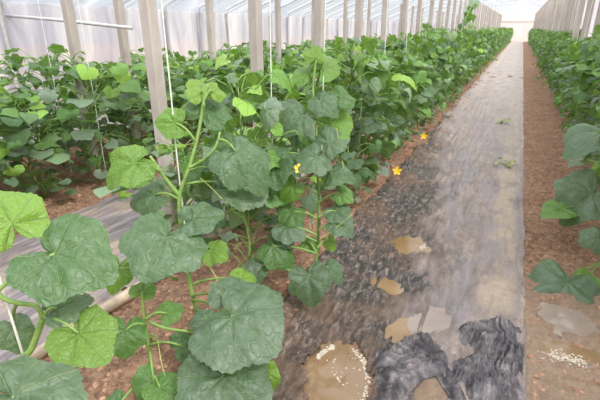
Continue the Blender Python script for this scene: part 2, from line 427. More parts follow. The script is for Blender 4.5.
# puddles, with froth
def puddle(P):
    rr = random.Random(int(P['c'].x * 1000)); n = 56; vs = [(0, 0, 0)]; m = 1.25
    for i in range(n):
        a = 2 * PI * i / n; r = m * (1 + .10 * math.sin(3 * a + rr.random()) + .05 * math.sin(7 * a))
        x, y = math.cos(a) * P['hw'] * r, math.sin(a) * P['hl'] * r
        vs.append((x * math.cos(P['rot']) - y * math.sin(P['rot']), x * math.sin(P['rot']) + y * math.cos(P['rot']), 0))
    mb = MB(); mb.add(vs, [(0, 1 + i, 1 + (i + 1) % n) for i in range(n)])
    t = thing(P['name'], (P['c'].x, P['c'].y, P['lv']), P['label'], 'puddle')
    link_mesh('water', mb.mesh('puddle_water', P['mat'], False, False), t)
    return t
def blob(mb, p, r, flat=.5, rr=rng):
    n = 6; vs = [(p[0], p[1], p[2] + r * flat)]
    for lay, (zz, k) in enumerate(((.6, .7), (0, 1))):
        for i in range(n):
            a = 2 * PI * i / n + lay * .3; q = r * k * (.75 + .5 * rr.random())
            vs.append((p[0] + math.cos(a) * q, p[1] + math.sin(a) * q, p[2] + zz * r * flat))
    fs = [(0, 1 + i, 1 + (i + 1) % n) for i in range(n)] + [(1 + i, 1 + n + i, 1 + n + (i + 1) % n, 1 + (i + 1) % n) for i in range(n)]
    mb.add(vs, fs)
for k, P in enumerate(PUDDLES):
    P['lv'] = -P['depth'] * .45
    t = puddle(P)
    mb = MB()
    if k in (0, 2, 6):
        for i in range({0: 330, 2: 60, 6: 260}[k]):
            if k == 0:
                # froth clings to the rim and a few flecks float
                a = rng.choice([rng.uniform(-.5, 1.2), rng.uniform(1.9, 2.6)]); q = .88 + .14 * rng.random()
                if rng.random() < .1: q = rng.random() * .8
                x, y = math.cos(a) * P['hw'] * q, math.sin(a) * P['hl'] * q
            elif k == 2: x, y = .075 + rng.gauss(0, .018), rng.gauss(-.01, .018)
            else: x, y = rng.gauss(-.02, .05), -.05 + rng.gauss(0, .022)
            x, y = x * math.cos(P['rot']) - y * math.sin(P['rot']), x * math.sin(P['rot']) + y * math.cos(P['rot'])
            zz = max(P['lv'], base_h(P['c'].x + x, P['c'].y + y)) - P['lv']
            if zz > .012: continue
            blob(mb, (x, y, zz), rng.uniform(.0015, .005), .5)
        f = link_mesh('foam', mb.mesh('foam', M_FOAM, True, False), t); f['kind'] = 'stuff'; f['label'] = 'white froth on the muddy water'

# soil clods
mb = MB()
for i in range(7000):
    q = rng.random()
    if q < .5: x, y = rng.uniform(-1.5, -.74), .45 + 5 * rng.random() ** 1.4
    elif q < .85: x, y = rng.uniform(.22, .62), 1.0 + 8 * rng.random() ** 1.2
    else: x, y = rng.uniform(-3.2, -2.6), .6 + 3.4 * rng.random()
    if any(abs(x - P['c'].x) < P['hw'] and abs(y - P['c'].y) < P['hl'] for P in PUDDLES): continue
    blob(mb, (x, y, base_h(x, y) - .004), rng.uniform(.004, .016) * (1.35 if rng.random() < .1 else .8), .8)
prop(link_mesh('soil_clods', mb.mesh('soil_clods', M_CLOD, True, False)), 'crumbly reddish soil clods on the beds and the bare strip', 'soil', None, 'stuff')

# ------------------------------------------------------------ leaves
LOBE = [(0, 1.0), (14, .95), (28, .86), (40, .83), (54, .88), (66, .88), (82, .79), (96, .78), (110, .80), (124, .74), (140, .64), (155, .50), (168, .30), (178, .10)]
def lobe(a):
    a = abs(math.degrees(a))
    for (a0, r0), (a1, r1) in zip(LOBE, LOBE[1:]):
        if a <= a1:
            t = (a - a0) / (a1 - a0); t = t * t * (3 - 2 * t); return r0 + (r1 - r0) * t
    return .1
def leaf(mb, J, d, n, R, rr, age=.6, wr=1.0, seg=18, rings=3, cup=None, droop=None, fold=None, wave=None, mi=0, ser=.014):
    d = Vector(d).normalized(); n = Vector(n); n = (n - d * n.dot(d)).normalized(); s = n.cross(d)
    cup = rr.uniform(.0, .42) if cup is None else cup
    droop = rr.uniform(.0, .5) if droop is None else droop
    fold = rr.uniform(-.12, .3) if fold is None else fold
    wave = rr.uniform(.05, .17) if wave is None else wave
    ph, ph2 = rr.uniform(0, 6.3), rr.uniform(0, 6.3); k1 = rr.choice((2, 3, 3, 4)); tw = rr.uniform(-.15, .15)
    hi = seg >= 40
    vs = [Vector(J)]; uvs = [(0, 0)]; sd = rr.uniform(0, 90)
    lob = rr.uniform(.8, 1.6)
    for q in range(1, rings + 1):
        rho = q / rings
        for i in range(seg + 1):
            th = -PI * .985 + 2 * PI * .985 * i / seg
            r = lobe(th); r = .84 + (r - .84) * (lob if abs(th) < 2.2 else 1)
            if hi: r *= 1 + ser * (1 if i % 2 else -1) * (1 if q == rings else .0) + .012 * math.sin(th * 9 + ph2) * rho
            elif q == rings: r *= 1 + (ser if i % 2 else -ser) * 1.3
            r *= rho; x, y = math.cos(th) * r, math.sin(th) * r * wr
            z = -cup * (x * x + y * y) - droop * max(0, x) ** 2 + fold * abs(y) + wave * math.sin(k1 * th + ph) * rho * rho + tw * x * y
            z += (.15 if hi else .06) * abs(math.sin(th * 3.6)) * rho * (1.2 - rho)
            if hi:
                z += .05 * noise.noise((x * 4.5 + sd, y * 4.5, 0)) + .024 * noise.noise((x * 12 + sd, y * 12, 4)) + .026 * math.sin(th * 7 + ph2) * rho ** 4
            vs.append(Vector(J) + (d * x + s * y + n * z) * R); uvs.append((x, y))
    fs = [(0, 1 + i, 2 + i) for i in range(seg)]
    w = seg + 1
    for q in range(rings - 1):
        for i in range(seg):
            a = 1 + q * w + i; fs.append((a, a + w, a + w + 1, a + 1))
    mb.add(vs, fs, uvs, (rr.choice((rr.uniform(.28, .37), rr.uniform(.42, .50))) if seg >= 60 else rr.random(), max(0, min(1, age)), 0), mi)

def bez(a, b, c, n):
    return [a * ((1 - t) ** 2) + b * (2 * t * (1 - t)) + c * (t * t) for t in [i / n for i in range(n + 1)]]
def curl(p, d, L, rr, turns=2.5, r0=.018, n=26):
    d = Vector(d).normalized(); a = Vector((0, 0, 1)) if abs(d.z) < .9 else Vector((1, 0, 0)); x = d.cross(a).normalized(); y = d.cross(x); pts = []
    for i in range(n + 1):
        t = i / n; k = max(0, t - .35) / .65; ang = k * turns * 2 * PI
        pts.append(Vector(p) + d * (L * (t if t < .5 else .5 + .3 * (t - .5))) + (x * math.cos(ang) + y * math.sin(ang) - x) * r0 * k ** .3 * (1 - .4 * k) + Vector((0, 0, -.04 * t * t)))
    return pts
def flower(mb, p, d, R, rr):
    d = Vector(d).normalized(); a = Vector((0, 0, 1)) if abs(d.z) < .9 else Vector((1, 0, 0)); x = d.cross(a).normalized(); y = d.cross(x); p = Vector(p)
    for k in range(5):
        A = 2 * PI * k / 5; e = x * math.cos(A) + y * math.sin(A); s = d.cross(e)
        vs = [p, p + e * R * .55 + s * R * .33 + d * R * .3, p + e * R * .55 + d * R * .2, p + e * R * .55 - s * R * .33 + d * R * .3, p + e * R + d * R * .25, p + e * R * .88 + s * R * .2 + d * R * .34, p + e * R * .88 - s * R * .2 + d * R * .34]
        mb.add(vs, [(0, 1, 2), (0, 2, 3), (1, 5, 4, 2), (2, 4, 6, 3)])
    mb.tube([p - d * R * .35, p + d * R * .1], [R * .12, R * .2], 7)

def stem_path(rr, H, x=0, y=0, z0=0, lean=.03, n=14):
    a, b = rr.uniform(0, 6), rr.uniform(0, 6)
    return [Vector((x + lean * math.sin(i * .7 + a) * min(1, i / 3), y + lean * math.sin(i * .6 + b) * min(1, i / 3), z0 + H * i / n)) for i in range(n + 1)]
def on(path, t):
    f = t * (len(path) - 1); i = min(int(f), len(path) - 2); return path[i].lerp(path[i + 1], f - i)

def plant_meshes(seed, H, nleaf=44, lat=5, big=1.0, spread=1.0, low=0.03, seg=18, rings=3):
    """one vine of the hedge: stem with leaf stalks, foliage, tendrils and flowers"""
    rr = random.Random(seed); st = MB(); fo = MB(); td = []
    path = stem_path(rr, H)
    st.tube(path, [.0065 - .003 * i / len(path) for i in range(len(path))], 6)
    az = rr.uniform(0, 6.3)
    def put(node, az, L, R, age, up):
        out = Vector((math.cos(az), math.sin(az), 0))
        J = node + out * L * math.cos(up) + Vector((0, 0, L * math.sin(up)))
        J.z = max(J.z, .05)
        st.tube(bez(node, node + out * L * .45 + Vector((0, 0, L * (math.sin(up) + .25))), J, 3), [.0035, .003, .0026, .0022], 4)
        phi = rr.uniform(-.25, 1.25); a2 = az + rr.gauss(0, .6)
        d = Vector((math.cos(a2) * math.cos(phi), math.sin(a2) * math.cos(phi), -math.sin(phi)))
        n = Vector((math.cos(a2) * math.sin(phi), math.sin(a2) * math.sin(phi), math.cos(phi))) + Vector((rr.gauss(0, .5), rr.gauss(0, .5), rr.gauss(0, .2)))
        if J.z < R * math.sin(phi): d.z = -max(0, (J.z - .02)) / R; 
        leaf(fo, J, d, n, R, rr, age, rr.uniform(.9, 1.12), seg, rings)
    for k in range(nleaf):
        t = low + (1 - low) * k / (nleaf - 1); az += 2.4 + rr.gauss(0, .3)
        node = on(path, t)
        R = .042 + .030 * math.sin(PI * min(1, (1.05 - t) * 1.25)) + rr.uniform(-.016, .024); R *= big * .93
        L = (.09 + .13 * math.sin(PI * (.15 + .75 * (1 - t)))) * rr.uniform(.7, 1.3) * spread
        age = .95 - .75 * t ** 1.6 + rr.gauss(0, .24)
        if t > .9: R *= .62; L *= .5
        put(node, az, L, R, age, rr.uniform(.1, .9))
    for k in range(lat):
        t = rr.uniform(.12, .92); node = on(path, t); a = rr.uniform(0, 6.3); L = rr.uniform(.12, .30) * spread
        e = node + Vector((math.cos(a) * L, math.sin(a) * L, rr.uniform(-.05, .16))); e.z = max(.06, e.z)
        pth = bez(node, node.lerp(e, .5) + Vector((0, 0, .05)), e, 5); st.tube(pth, [.004, .0038, .0034, .003, .0027, .0022], 5)
        for j in range(4):
            put(on(pth, .35 + .65 * j / 3), a + rr.choice((-1, 1)) * rr.uniform(.4, 1.6), rr.uniform(.04, .09), rr.uniform(.026, .06), rr.gauss(.4, .22), rr.uniform(.1, .9))
    for k in range(7):
        node = on(path, rr.uniform(.2, 1)); a = rr.uniform(0, 6.3)
        m1 = MB(); m1.tube(curl(node, (math.cos(a), math.sin(a), rr.uniform(.1, .6)), rr.uniform(.12, .22), rr), .0016, 4); td.append(m1.mesh('tendril', M_TENDRIL))
    return dict(stem=st.mesh('vine_stem', M_STEM), foliage=fo.mesh('vine_foliage', M_LEAF), tendrils=td)
VAR = [plant_meshes(100 + i, 1.0, 84 + (i % 3) * 6, 10 + i % 4, .86) for i in range(12)]
VAR += [plant_meshes(300 + i, 1.0, 50 + 4 * i, 6 + i % 3, 1.32, 1.1, .02, 44, 5) for i in range(5)]
VAR += [plant_meshes(400 + i, 1.0, 74, 10, 1.0, 1.3, .0) for i in range(5)]
fm = MB(); flower(fm, (0, 0, 0), (0, 0, 1), .036, rng); ME_FLOWER = fm.mesh('flower', M_PETAL)

ORD = ['first', 'second', 'third', 'fourth', 'fifth', 'sixth', 'seventh', 'eighth', 'ninth', 'tenth', 'eleventh', 'twelfth', 'thirteenth', 'fourteenth', 'fifteenth', 'sixteenth', 'seventeenth', 'eighteenth', 'nineteenth', 'twentieth']
def copy_plant(x, y, H, v, label, group, tend=True, sx=1.0, rz=None):
    t = thing('melon_vine', (x, y, base_h(x, y) - .004), label, 'plant', group, rng.uniform(0, 6.3) if rz is None else rz)
    t.scale = (sx, sx, H)
    link_mesh('stem', VAR[v]['stem'], t); link_mesh('foliage', VAR[v]['foliage'], t)
    if tend:
        for m in VAR[v]['tendrils']: link_mesh('tendril', m, t)
    return t
def add_flower(t, wp, d, sc=1.0):
    inv = (Matrix.Translation(t.location) @ Matrix.Rotation(t.rotation_euler.z, 4, 'Z') @ Matrix.Diagonal((*t.scale, 1))).inverted()
    f = link_mesh('flower', ME_FLOWER, t); q = Vector(d).to_track_quat('Z', 'Y')
    m = inv @ (Matrix.Translation(wp) @ q.to_matrix().to_4x4() @ Matrix.Scale(sc, 4))
    f.matrix_local = m; f['label'] = 'open yellow flower'

# ------------------------------------------------------------ the foreground vines, leaf by leaf
def hero_leaf(t, J, T, nh, wr, age, stalk_from=None, sag=.0, name='leaf', label=None, seg=80, rings=10, **kw):
    rr = random.Random(int((J.x * 7 + J.y * 13 + J.z * 17) * 1000))
    base = t.location; mb = MB(); d = T - J
    leaf(mb, J - base, d, nh, d.length, rr, age, wr, seg, rings, **kw)
    lf = link_mesh(name, mb.mesh('leaf', M_LEAF), t)
    if label: lf['label'] = label
    if stalk_from is not None:
        s = MB(); a = stalk_from - base; b = J - base; m = a.lerp(b, .5) + Vector((0, 0, .03 - sag)) ; L = (b - a).length
        s.tube(bez(a, m, b, 7), [.0052 - .0018 * i / 7 for i in range(8)], 7)
        link_mesh('leaf_stalk', s.mesh('leaf_stalk', M_STEM), lf)
    return lf
def hero_stem(t, pts, r0, r1, name='stem'):
    base = t.location; P = [Vector(p) - base for p in pts]; out = []
    for i in range(len(P) - 1):           # smooth through the points
        p0 = P[max(i - 1, 0)]; p1 = P[i]; p2 = P[i + 1]; p3 = P[min(i + 2, len(P) - 1)]
        for k in range(5):
            u = k / 5
            out.append(.5 * ((2 * p1) + (p2 - p0) * u + (2 * p0 - 5 * p1 + 4 * p2 - p3) * u * u + (3 * p1 - p0 - 3 * p2 + p3) * u ** 3))
    out.append(P[-1]); n = len(out)
    s = MB(); s.tube(out, [r0 + (r1 - r0) * i / n for i in range(n)], 10)
    return link_mesh(name, s.mesh('vine_stem', M_STEM), t)
def hero_tendril(t, pts):
    base = t.location; s = MB(); P = [Vector(p) - base for p in pts]
    s.tube(bez(P[0], P[1], P[2], 12), .0016, 5)
    link_mesh('tendril', s.mesh('tendril', M_TENDRIL), t)
CAMV = Vector((0, 0, CAM_H))
def facing(J, up=.8, cam_w=1.0, side=0.0):
    v = (CAMV - J).normalized(); r = Vector((math.cos(YAW), math.sin(YAW), 0))
    return v * cam_w + Vector((0, 0, up)) + r * side
def L(t, j, tp, dj, dt, wr=1.0, age=.6, stalk=None, up=.6, cw=1.0, side=0.0, k=.70, **kw):
    J = at(*j, dj); T = at(*tp, dt); m = J.lerp(T, .5); d = T - J
    J = m - d * (.2 * k); T = J + d * k
    return hero_leaf(t, J, T, facing(J, up, cw, side), wr, age, stalk, **kw)

# vine A, left edge
bA = gnd(12, 372, 0); bA = Vector((-1.06, .52, base_h(-1.06, .52)))
A = thing('melon_vine', bA, 'closest vine at the lower left, with a crinkled leaf and a bright fan leaf', 'plant')
sA = [bA, at(22, 372, 1.17), at(34, 345, 1.13), at(42, 318, 1.10), at(34, 296, 1.10), at(12, 275, 1.08), at(-12, 250, 1.05), at(-14, 215, 1.05)]
hero_stem(A, [bA, at(20, 374, 1.15), at(32, 348, 1.13), at(43, 318, 1.10)], .0095, .0075)
hero_stem(A, [at(43, 318, 1.10), at(36, 306, 1.09), at(18, 303, 1.08), at(0, 296, 1.06), at(-22, 270, 1.04)], .0065, .005)
L(A, (28, 246), (104, 268), 1.06, 1.03, 1.0, .70, at(-10, 300, 1.06), up=.9, cw=1.1, side=-.2, cup=.10, droop=.30, fold=.10, wave=.07)
L(A, (22, 246), (-6, 186), 1.07, 1.10, .85, .12, at(-20, 268, 1.04), up=.8, cup=.15, droop=.2, fold=.12, wave=.08)
L(A, (42, 316), (84, 296), 1.09, 1.12, .9, .92, at(43, 320, 1.10), up=1.0, cup=.2, droop=.2, fold=.1)
L(A, (66, 320), (102, 358), 1.10, 1.04, .95, .16, at(43, 318, 1.10), up=.3, cw=1.2, cup=.05, droop=.1, fold=.02, wave=.05)
L(A, (-24, 386), (82, 420), .86, .82, .7, .9, at(20, 374, 1.15), up=1.2, cup=.12, droop=.2, fold=.08, wave=.05)
L(A, (8, 316), (22, 350), 1.18, 1.16, .8, .9, at(18, 303, 1.08), up=.8)

# young vine behind, between A and B
bM = Vector((-1.03, .86, base_h(-1.03, .86)))
Mv = thing('melon_vine', bM, 'low young vine with small dark leaves over bare soil, behind the bright fan leaf', 'plant')
hero_stem(Mv, [bM, at(150, 362, 1.52), at(147, 335, 1.50), at(143, 310, 1.47), at(142, 292, 1.45)], .006, .004)
L(Mv, (127, 316), (124, 356), 1.45, 1.42, .95, .58, at(145, 325, 1.48), up=.5, cup=.2)
L(Mv, (140, 300), (146, 280), 1.46, 1.52, .95, .3, at(143, 305, 1.47), up=.8)
L(Mv, (158, 318), (182, 306), 1.46, 1.50, .9, .45, at(145, 320, 1.48), up=.9)
L(Mv, (160, 368), (142, 404), 1.45, 1.40, 1.0, .55, at(150, 350, 1.5), up=.5)
L(Mv, (172, 352), (198, 336), 1.48, 1.52, 1.0, .75, at(150, 345, 1.5), up=.8)
L(Mv, (150, 382), (178, 398), 1.42, 1.38, .9, .45, at(150, 370, 1.5), up=.8)
L(Mv, (128, 396), (104, 420), 1.42, 1.38, .9, .6, at(150, 376, 1.5), up=.8)
hero_tendril(Mv, [at(158, 340, 1.46), at(162, 380, 1.42), at(176, 396, 1.44)])

# vine B, the big dark leaf and the thick forked stem
bB = Vector((-1.0, 1.15, base_h(-1.0, 1.15)))
B = thing('melon_vine', bB, 'tall vine with thick forked green stem and the largest round dark leaf', 'plant')
sB = [bB, at(198, 318, 1.68), at(191, 288, 1.66), at(184, 245, 1.63), at(179, 200, 1.60), at(190, 165, 1.58), at(198, 135, 1.57), at(204, 100, 1.56), at(208, 84, 1.55)]
hero_stem(B, sB, .0095, .005)
hero_stem(B, [at(180, 196, 1.60), at(168, 182, 1.58), at(158, 168, 1.56), at(150, 156, 1.55)], .0085, .005, 'side_shoot')
hero_stem(B, [at(189, 168, 1.58), at(206, 158, 1.56), at(216, 146, 1.54), at(220, 132, 1.54)], .006, .004, 'side_shoot')
L(B, (174, 228), (150, 262), 1.47, 1.36, 1.12, .86, at(184, 250, 1.63), up=1.0, cup=.10, droop=.16, fold=-.05, wave=.05, label='large round dark leaf', k=1.0)
L(B, (178, 224), (222, 212), 1.49, 1.50, .75, .84, at(184, 248, 1.63), up=1.1, cup=.1, droop=.15, fold=.06, wave=.04)
L(B, (152, 156), (106, 178), 1.55, 1.50, .85, .22, at(160, 172, 1.56), up=.9, cup=.15, droop=.3, fold=.12, wave=.1)
L(B, (186, 124), (156, 122), 1.57, 1.55, 1.0, .25, at(196, 142, 1.57), up=.3, cw=1.2, cup=.1)
L(B, (222, 142), (262, 170), 1.54, 1.46, .95, .82, at(218, 140, 1.54), up=1.2, cup=.42, droop=.45, fold=-.05, wave=.06)
L(B, (198, 122), (222, 96), 1.57, 1.64, 1.0, .72, at(199, 130, 1.57), up=.9)
L(B, (208, 178), (236, 160), 1.60, 1.66, 1.0, .95, at(190, 170, 1.58), up=1.0)
L(B, (218, 182), (264, 192), 1.62, 1.56, .95, .92, at(184, 185, 1.6), up=1.2, cup=.2, droop=.3)
L(B, (206, 102), (198, 80), 1.56, 1.60, 1.0, .05, at(204, 108, 1.56), up=.4, cup=.05, wave=.1)
L(B, (208, 96), (222, 84), 1.55, 1.6, .9, .1, at(205, 100, 1.56), up=.8)
L(B, (122, 256), (112, 290), 1.62, 1.58, .8, .2, at(178, 280, 1.66), up=.3)
L(B, (204, 246), (224, 260), 1.6, 1.56, .95, .15, at(188, 262, 1.64), up=.8, wave=.14)
L(B, (168, 192), (130, 200), 1.62, 1.60, .95, .8, at(180, 200, 1.6), up=1.1)
L(B, (218, 308), (266, 336), 1.40, 1.30, 1.12, .92, at(192, 300, 1.66), up=.9, cup=.14, droop=.2, fold=-.02, wave=.06, label='broad grey-green leaf with a ragged notch', k=.9)
L(B, (226, 312), (236, 276), 1.42, 1.50, 1.0, .96, at(192, 296, 1.66), up=.8, cup=.15, wave=.06)
L(B, (216, 318), (190, 322), 1.40, 1.38, .9, .9, at(195, 310, 1.66), up=.9, cup=.3, droop=.3)
L(B, (222, 356), (226, 424), 1.36, 1.24, 1.02, .90, at(200, 330, 1.66), up=.7, cup=.10, droop=.15, fold=-.03, wave=.06, label='wide dark lower leaf', k=.9)
L(B, (214, 340), (212, 362), 1.36, 1.33, .6, .9, None, up=.6, seg=44, rings=6)
L(B, (264, 362), (272, 394), 1.42, 1.40, .7, .1, at(200, 330, 1.66), up=.4)
L(B, (232, 282), (256, 274), 1.62, 1.66, .9, .12, at(190, 285, 1.66), up=.8, wave=.12)
hero_stem(B, [at(150, 322, 1.47), at(165, 328, 1.45), at(185, 331, 1.43), at(206, 334, 1.42)], .005, .004, 'side_shoot')
hero_tendril(B, [at(186, 252, 1.62), at(210, 255, 1.58), at(224, 296, 1.55)])
hero_tendril(B, [at(200, 178, 1.58), at(215, 190, 1.52), at(228, 206, 1.52)])

# vine D, thin upright stem in the gap with a hanging dark leaf
def vineD():
    b = Vector((-.745, 1.77, base_h(-.745, 1.77)))
    t = thing('melon_vine', b, 'vine with a slim bare lower stem and one hanging dark leaf at the path edge', 'plant')
    hero_stem(t, [b, at(314, 280, 2.030), at(318, 240, 2.000), at(319, 200, 1.953), at(317, 160, 1.922), at(316, 120, 1.875), at(313, 90, 1.845), at(316, 60, 1.813)], .008, .004)
    spec = [((262, 262), (246, 282), 2.5, 2.45, 1.0, .9, .9), ((322, 262), (340, 276), 2.5, 2.42, .9, .85, .8), ((292, 228), (272, 244), 2.5, 2.46, 1.0, .9, .9), ((330, 218), (352, 232), 2.46, 2.4, 1.0, .92, .9),((306, 262), (313, 302), 2.46, 2.38, 1.0, .9, .5), ((318, 150), (346, 132), 2.4, 2.4, 1.0, .9, .8), ((326, 150), (300, 168), 2.38, 2.30, 1.0, .92, .8), ((262, 240), (290, 258), 2.5, 2.42, 1.0, .55, .9),
            ((276, 222), (304, 236), 2.5, 2.42, .9, .95, 1.2), ((298, 205), (282, 225), 2.5, 2.45, 1.0, .5, .9), ((330, 205), (346, 222), 2.5, 2.42, 1.0, .85, .9), ((334, 190), (352, 200), 2.5, 2.44, .9, .4, .9),
            ((300, 180), (282, 196), 2.45, 2.4, .95, .25, .8), ((318, 128), (352, 118), 2.45, 2.5, 1.1, .25, .5), ((310, 110), (286, 128), 2.42, 2.36, 1.0, .9, .9), ((312, 95), (336, 108), 2.4, 2.34, 1.0, .88, 1.0),
            ((314, 80), (296, 66), 2.38, 2.45, 1.0, .3, .6), ((316, 72), (334, 58), 2.36, 2.44, 1.0, .2, .6), ((316, 64), (314, 46), 2.34, 2.4, .9, .1, .6), ((326, 235), (334, 250), 2.52, 2.5, .8, .1, .7),
            ((322, 175), (350, 172), 2.42, 2.36, 1.0, .8, 1.2), ((296, 150), (272, 158), 2.45, 2.4, 1.0, .75, 1.0), ((332, 100), (356, 92), 2.4, 2.44, 1.0, .55, .8), ((300, 240), (318, 246), 2.55, 2.5, .8, .35, .9)]
    for (j, tp, dj, dt, wr, age, up) in spec:
        v = j[1] + 14; u = 317
        L(t, j, tp, dj * .775, dt * .775, wr, age, at(u, min(v, 285), 1.92), up=up, seg=60, rings=7, k=.66)
    for (a, b_, c) in (((318, 140), (344, 150), (336, 128)), ((318, 170), (350, 190), (342, 160)), ((318, 240), (340, 226), (352, 214))):
        hero_tendril(t, [at(*a, 1.891), at(*b_, 1.860), at(*c, 1.860)])
    add_flower(t, at(299, 169, 1.813), (CAMV - at(299, 169, 1.813)) + Vector((0, 0, .6)), .62)
    return t
vineD()

# ------------------------------------------------------------ hedges of vines
XN = -1.0
nearY = []; y = 1.52
nearY = [1.55, 1.93]
y = 2.72
while y < 47:
    nearY.append(y); y += .40 if y < 16 else .56
nplants = []
names_near = ['leafy vine rising behind the thick forked stem', 'vine on the bare soil behind the yellow flower, its leaves reaching the furrow']
for i, y in enumerate(nearY):
    if i < 2: lab, g = names_near[i], None
    elif i < 14: lab, g = f'{ORD[i - 2]} vine beyond the slim bare stem in the bed left of the path', None
    elif y < 16: lab, g = 'dense vine in the mid stretch of the hedge left of the path', 'vines in the middle of the hedge left of the path'
    else: lab, g = 'small distant vine of the hedge left of the path, toward the end wall', 'distant vines of the hedge left of the path'
    tall = 1.06 + rng.uniform(-.08, .08)
    if i == 0: tall = .96
    if i == 1: tall = .95
    if 2 <= i < 7: tall *= .93
    t = copy_plant(XN + rng.uniform(-.05, .05), y, tall, i % 12 if i > 4 else 12 + i, lab, g, y < 7, .85 if i < 2 else rng.uniform(1.0, 1.2))
    nplants.append(t)
for (u, v, d) in ((424, 136, 4.35), (397, 171, 3.45)):
    p = at(u, v, d); t = min(nplants, key=lambda q: (q.location.xy - p.xy).length); add_flower(t, p, (CAMV - p) + Vector((0, 0, .5)))
# one vine with a long loose leader
pB = Vector((-1.0, 9.1, 0)); t = min(nplants, key=lambda q: (q.location - pB).length); t.location.x = -1.0
t['label'] = 'vine with one long loose leader standing high above the hedge left of the path'
if 'group' in t.keys(): del t['group']
s = MB(); f = MB(); rr = random.Random(5); H = t.scale.z
pth = [Vector(p) for p in ((0, 0, .9), (.02, -.2, 1.08), (.05, -.1, 1.2), (.05, .25, 1.3), (.08, .4, 1.44))]
s.tube(pth, .009, 6)
for k, p in enumerate(((.02, -.2, 1.1), (.06, -.05, 1.2), (.05, .2, 1.26), (.08, .36, 1.36), (.1, .42, 1.44), (.02, .3, 1.3), (.1, .1, 1.24))):
    a = rr.uniform(0, 6.3); leaf(f, Vector(p), (math.cos(a), math.sin(a), -.7), (math.cos(a), math.sin(a), .8), .12, rr, .4)
t.rotation_euler.z = 0
link_mesh('leader', s.mesh('vine_leader', M_STEM), t); link_mesh('leader_foliage', f.mesh('leader_foliage', M_LEAF), t)

XR = .80
y = 2.05; i = 0
while y < 47:
    if i == 0: lab, g = 'closest vine of the bed right of the path, big drooping grey-green leaves', None
    elif i < 12: lab, g = f'{ORD[i]} vine from the camera in the bed right of the path', None
    elif y < 16: lab, g = 'dense vine in the mid stretch of the hedge right of the path', 'vines in the middle of the hedge right of the path'
    else: lab, g = 'small distant vine of the hedge right of the path, toward the end wall', 'distant vines of the hedge right of the path'
    t = copy_plant(XR + rng.uniform(-.04, .05), y, 1.0 + rng.uniform(-.07, .1), (i * 5 + 3) % 12, lab, g, y < 7, rng.uniform(.95, 1.15))
    if i == 0:
        t.scale = (1, 1, 1); t.rotation_euler.z = 0
        for (j, tp, dj, dt, wr, age, up) in (((578, 270), (546, 306), 2.2, 2.1, 1.05, .93, .8), ((572, 278), (604, 292), 2.2, 2.15, .9, .3, 1.2), ((606, 236), (584, 240), 2.2, 2.2, 1.2, .92, .7)):
            L(t, j, tp, dj, dt, wr, age, at(602, 262, 2.3), up=up)
    if i == 1:
        t.scale = (1, 1, 1); t.rotation_euler.z = 0
        for (j, tp, dj, dt, wr, age, up) in (((606, 182), (566, 214), 2.55, 2.5, 1.0, .95, 1.0), ((572, 206), (546, 214), 2.55, 2.5, .8, .4, 1.4), ((612, 130), (582, 138), 2.6, 2.5, 1.0, .97, 1.2)):
            L(t, j, tp, dj, dt, wr, age, at(606, 205, 2.6), up=up)
    i += 1; y += .40 if y < 16 else .56
# bed by the side wall: two lines of vines
for row, (X, H, y0, y1) in enumerate(((-2.88, .78, .3, 17), (-3.5, .84, .9, 14))):
    y = y0; k = 0
    while y < y1:
        place = 'front line of the side wall bed' if row == 0 else 'back line of the side wall bed'
        if k < 9: lab, g = f'{ORD[k]} vine along the {place}', None
        else: lab, g = f'vine far along the {place}, mostly behind the hedge', f'far vines in the {place}'
        hh = H + rng.uniform(-.07, .10) + (.2 if (row, k) == (0, 5) else 0)
        t = copy_plant(X + rng.uniform(-.08, .08), y, hh, 17 + (k * 2 + row * 3) % 5, lab, g, False, rng.uniform(1.1, 1.35))
        k += 1; y += .40
copy_plant(-1.60, 1.83, .60, 18, 'low bushy vine hiding the foot of the closest thick post', None, True, 1.1)
copy_plant(-1.50, 2.42, .60, 20, 'low bushy vine in the furrow, between the thick forked stem and the second thick post', None, True, 1.1)
# ------------------------------------------------------------ posts, pipes, film
def post(x, y, h, w, label, group=None, yaw=0.0, lean=0.0):
    mb = MB(); c = w * .12; a = w / 2
    prof = [(-a + c, -a), (a - c, -a), (a, -a + c), (a, a - c), (a - c, a), (-a + c, a), (-a, a - c), (-a, -a + c)]
    n = 8; vs = []; lv = 9
    for k in range(lv):
        z = -.06 + (h + .06) * k / (lv - 1)
        for (px, py) in prof: vs.append((px * (1 + .02 * math.sin(k * 2 + x)) + lean * z, py, z))
    fs = [(k * n + i, k * n + (i + 1) % n, (k + 1) * n + (i + 1) % n, (k + 1) * n + i) for k in range(lv - 1) for i in range(n)]
    fs += [tuple(range(n - 1, -1, -1)), tuple((lv - 1) * n + i for i in range(n))]
    mb.add(vs, fs)
    o = link_mesh('concrete_post', mb.mesh('concrete_post', M_CONC, False, False)); o.location = (x, y, base_h(x, y)); o.rotation_euler.z = yaw
    return prop(o, label, 'post', group)
def roof_z(x):
    if x < -1.9: return 1.42 + (x + 4.15) / 2.25 * .93
    return 2.35 + .12 * math.sin((x + 1.9) / 3.2 * PI) if x < 1.3 else 2.35
YEND = 48.0
XP = -1.9
k = 0; y = 2.05
while y < YEND - .5:
    lab = f'{ORD[k]} thick concrete post from the camera in the furrow left of the near bed' if k < 10 else 'thick concrete post far along the line left of the path'
    post(XP, y, roof_z(XP) - .08, .076 if k == 0 else .084, lab, None if k < 10 else 'distant thick posts left of the path', rng.uniform(-.06, .06), rng.uniform(-.006, .006)); k += 1; y = y + 1.27 if k > 1 else 3.21
k = 0; y = 5.6
while y < YEND - .5:
    lab = f'{ORD[k]} concrete post from the camera standing in the right bed' if k < 8 else 'concrete post far along the line in the right bed'
    post(.84, y, roof_z(.84) - .08, .095, lab, None if k < 8 else 'distant posts in the right bed', rng.uniform(-.06, .06)); k += 1; y += 1.27
k = 0
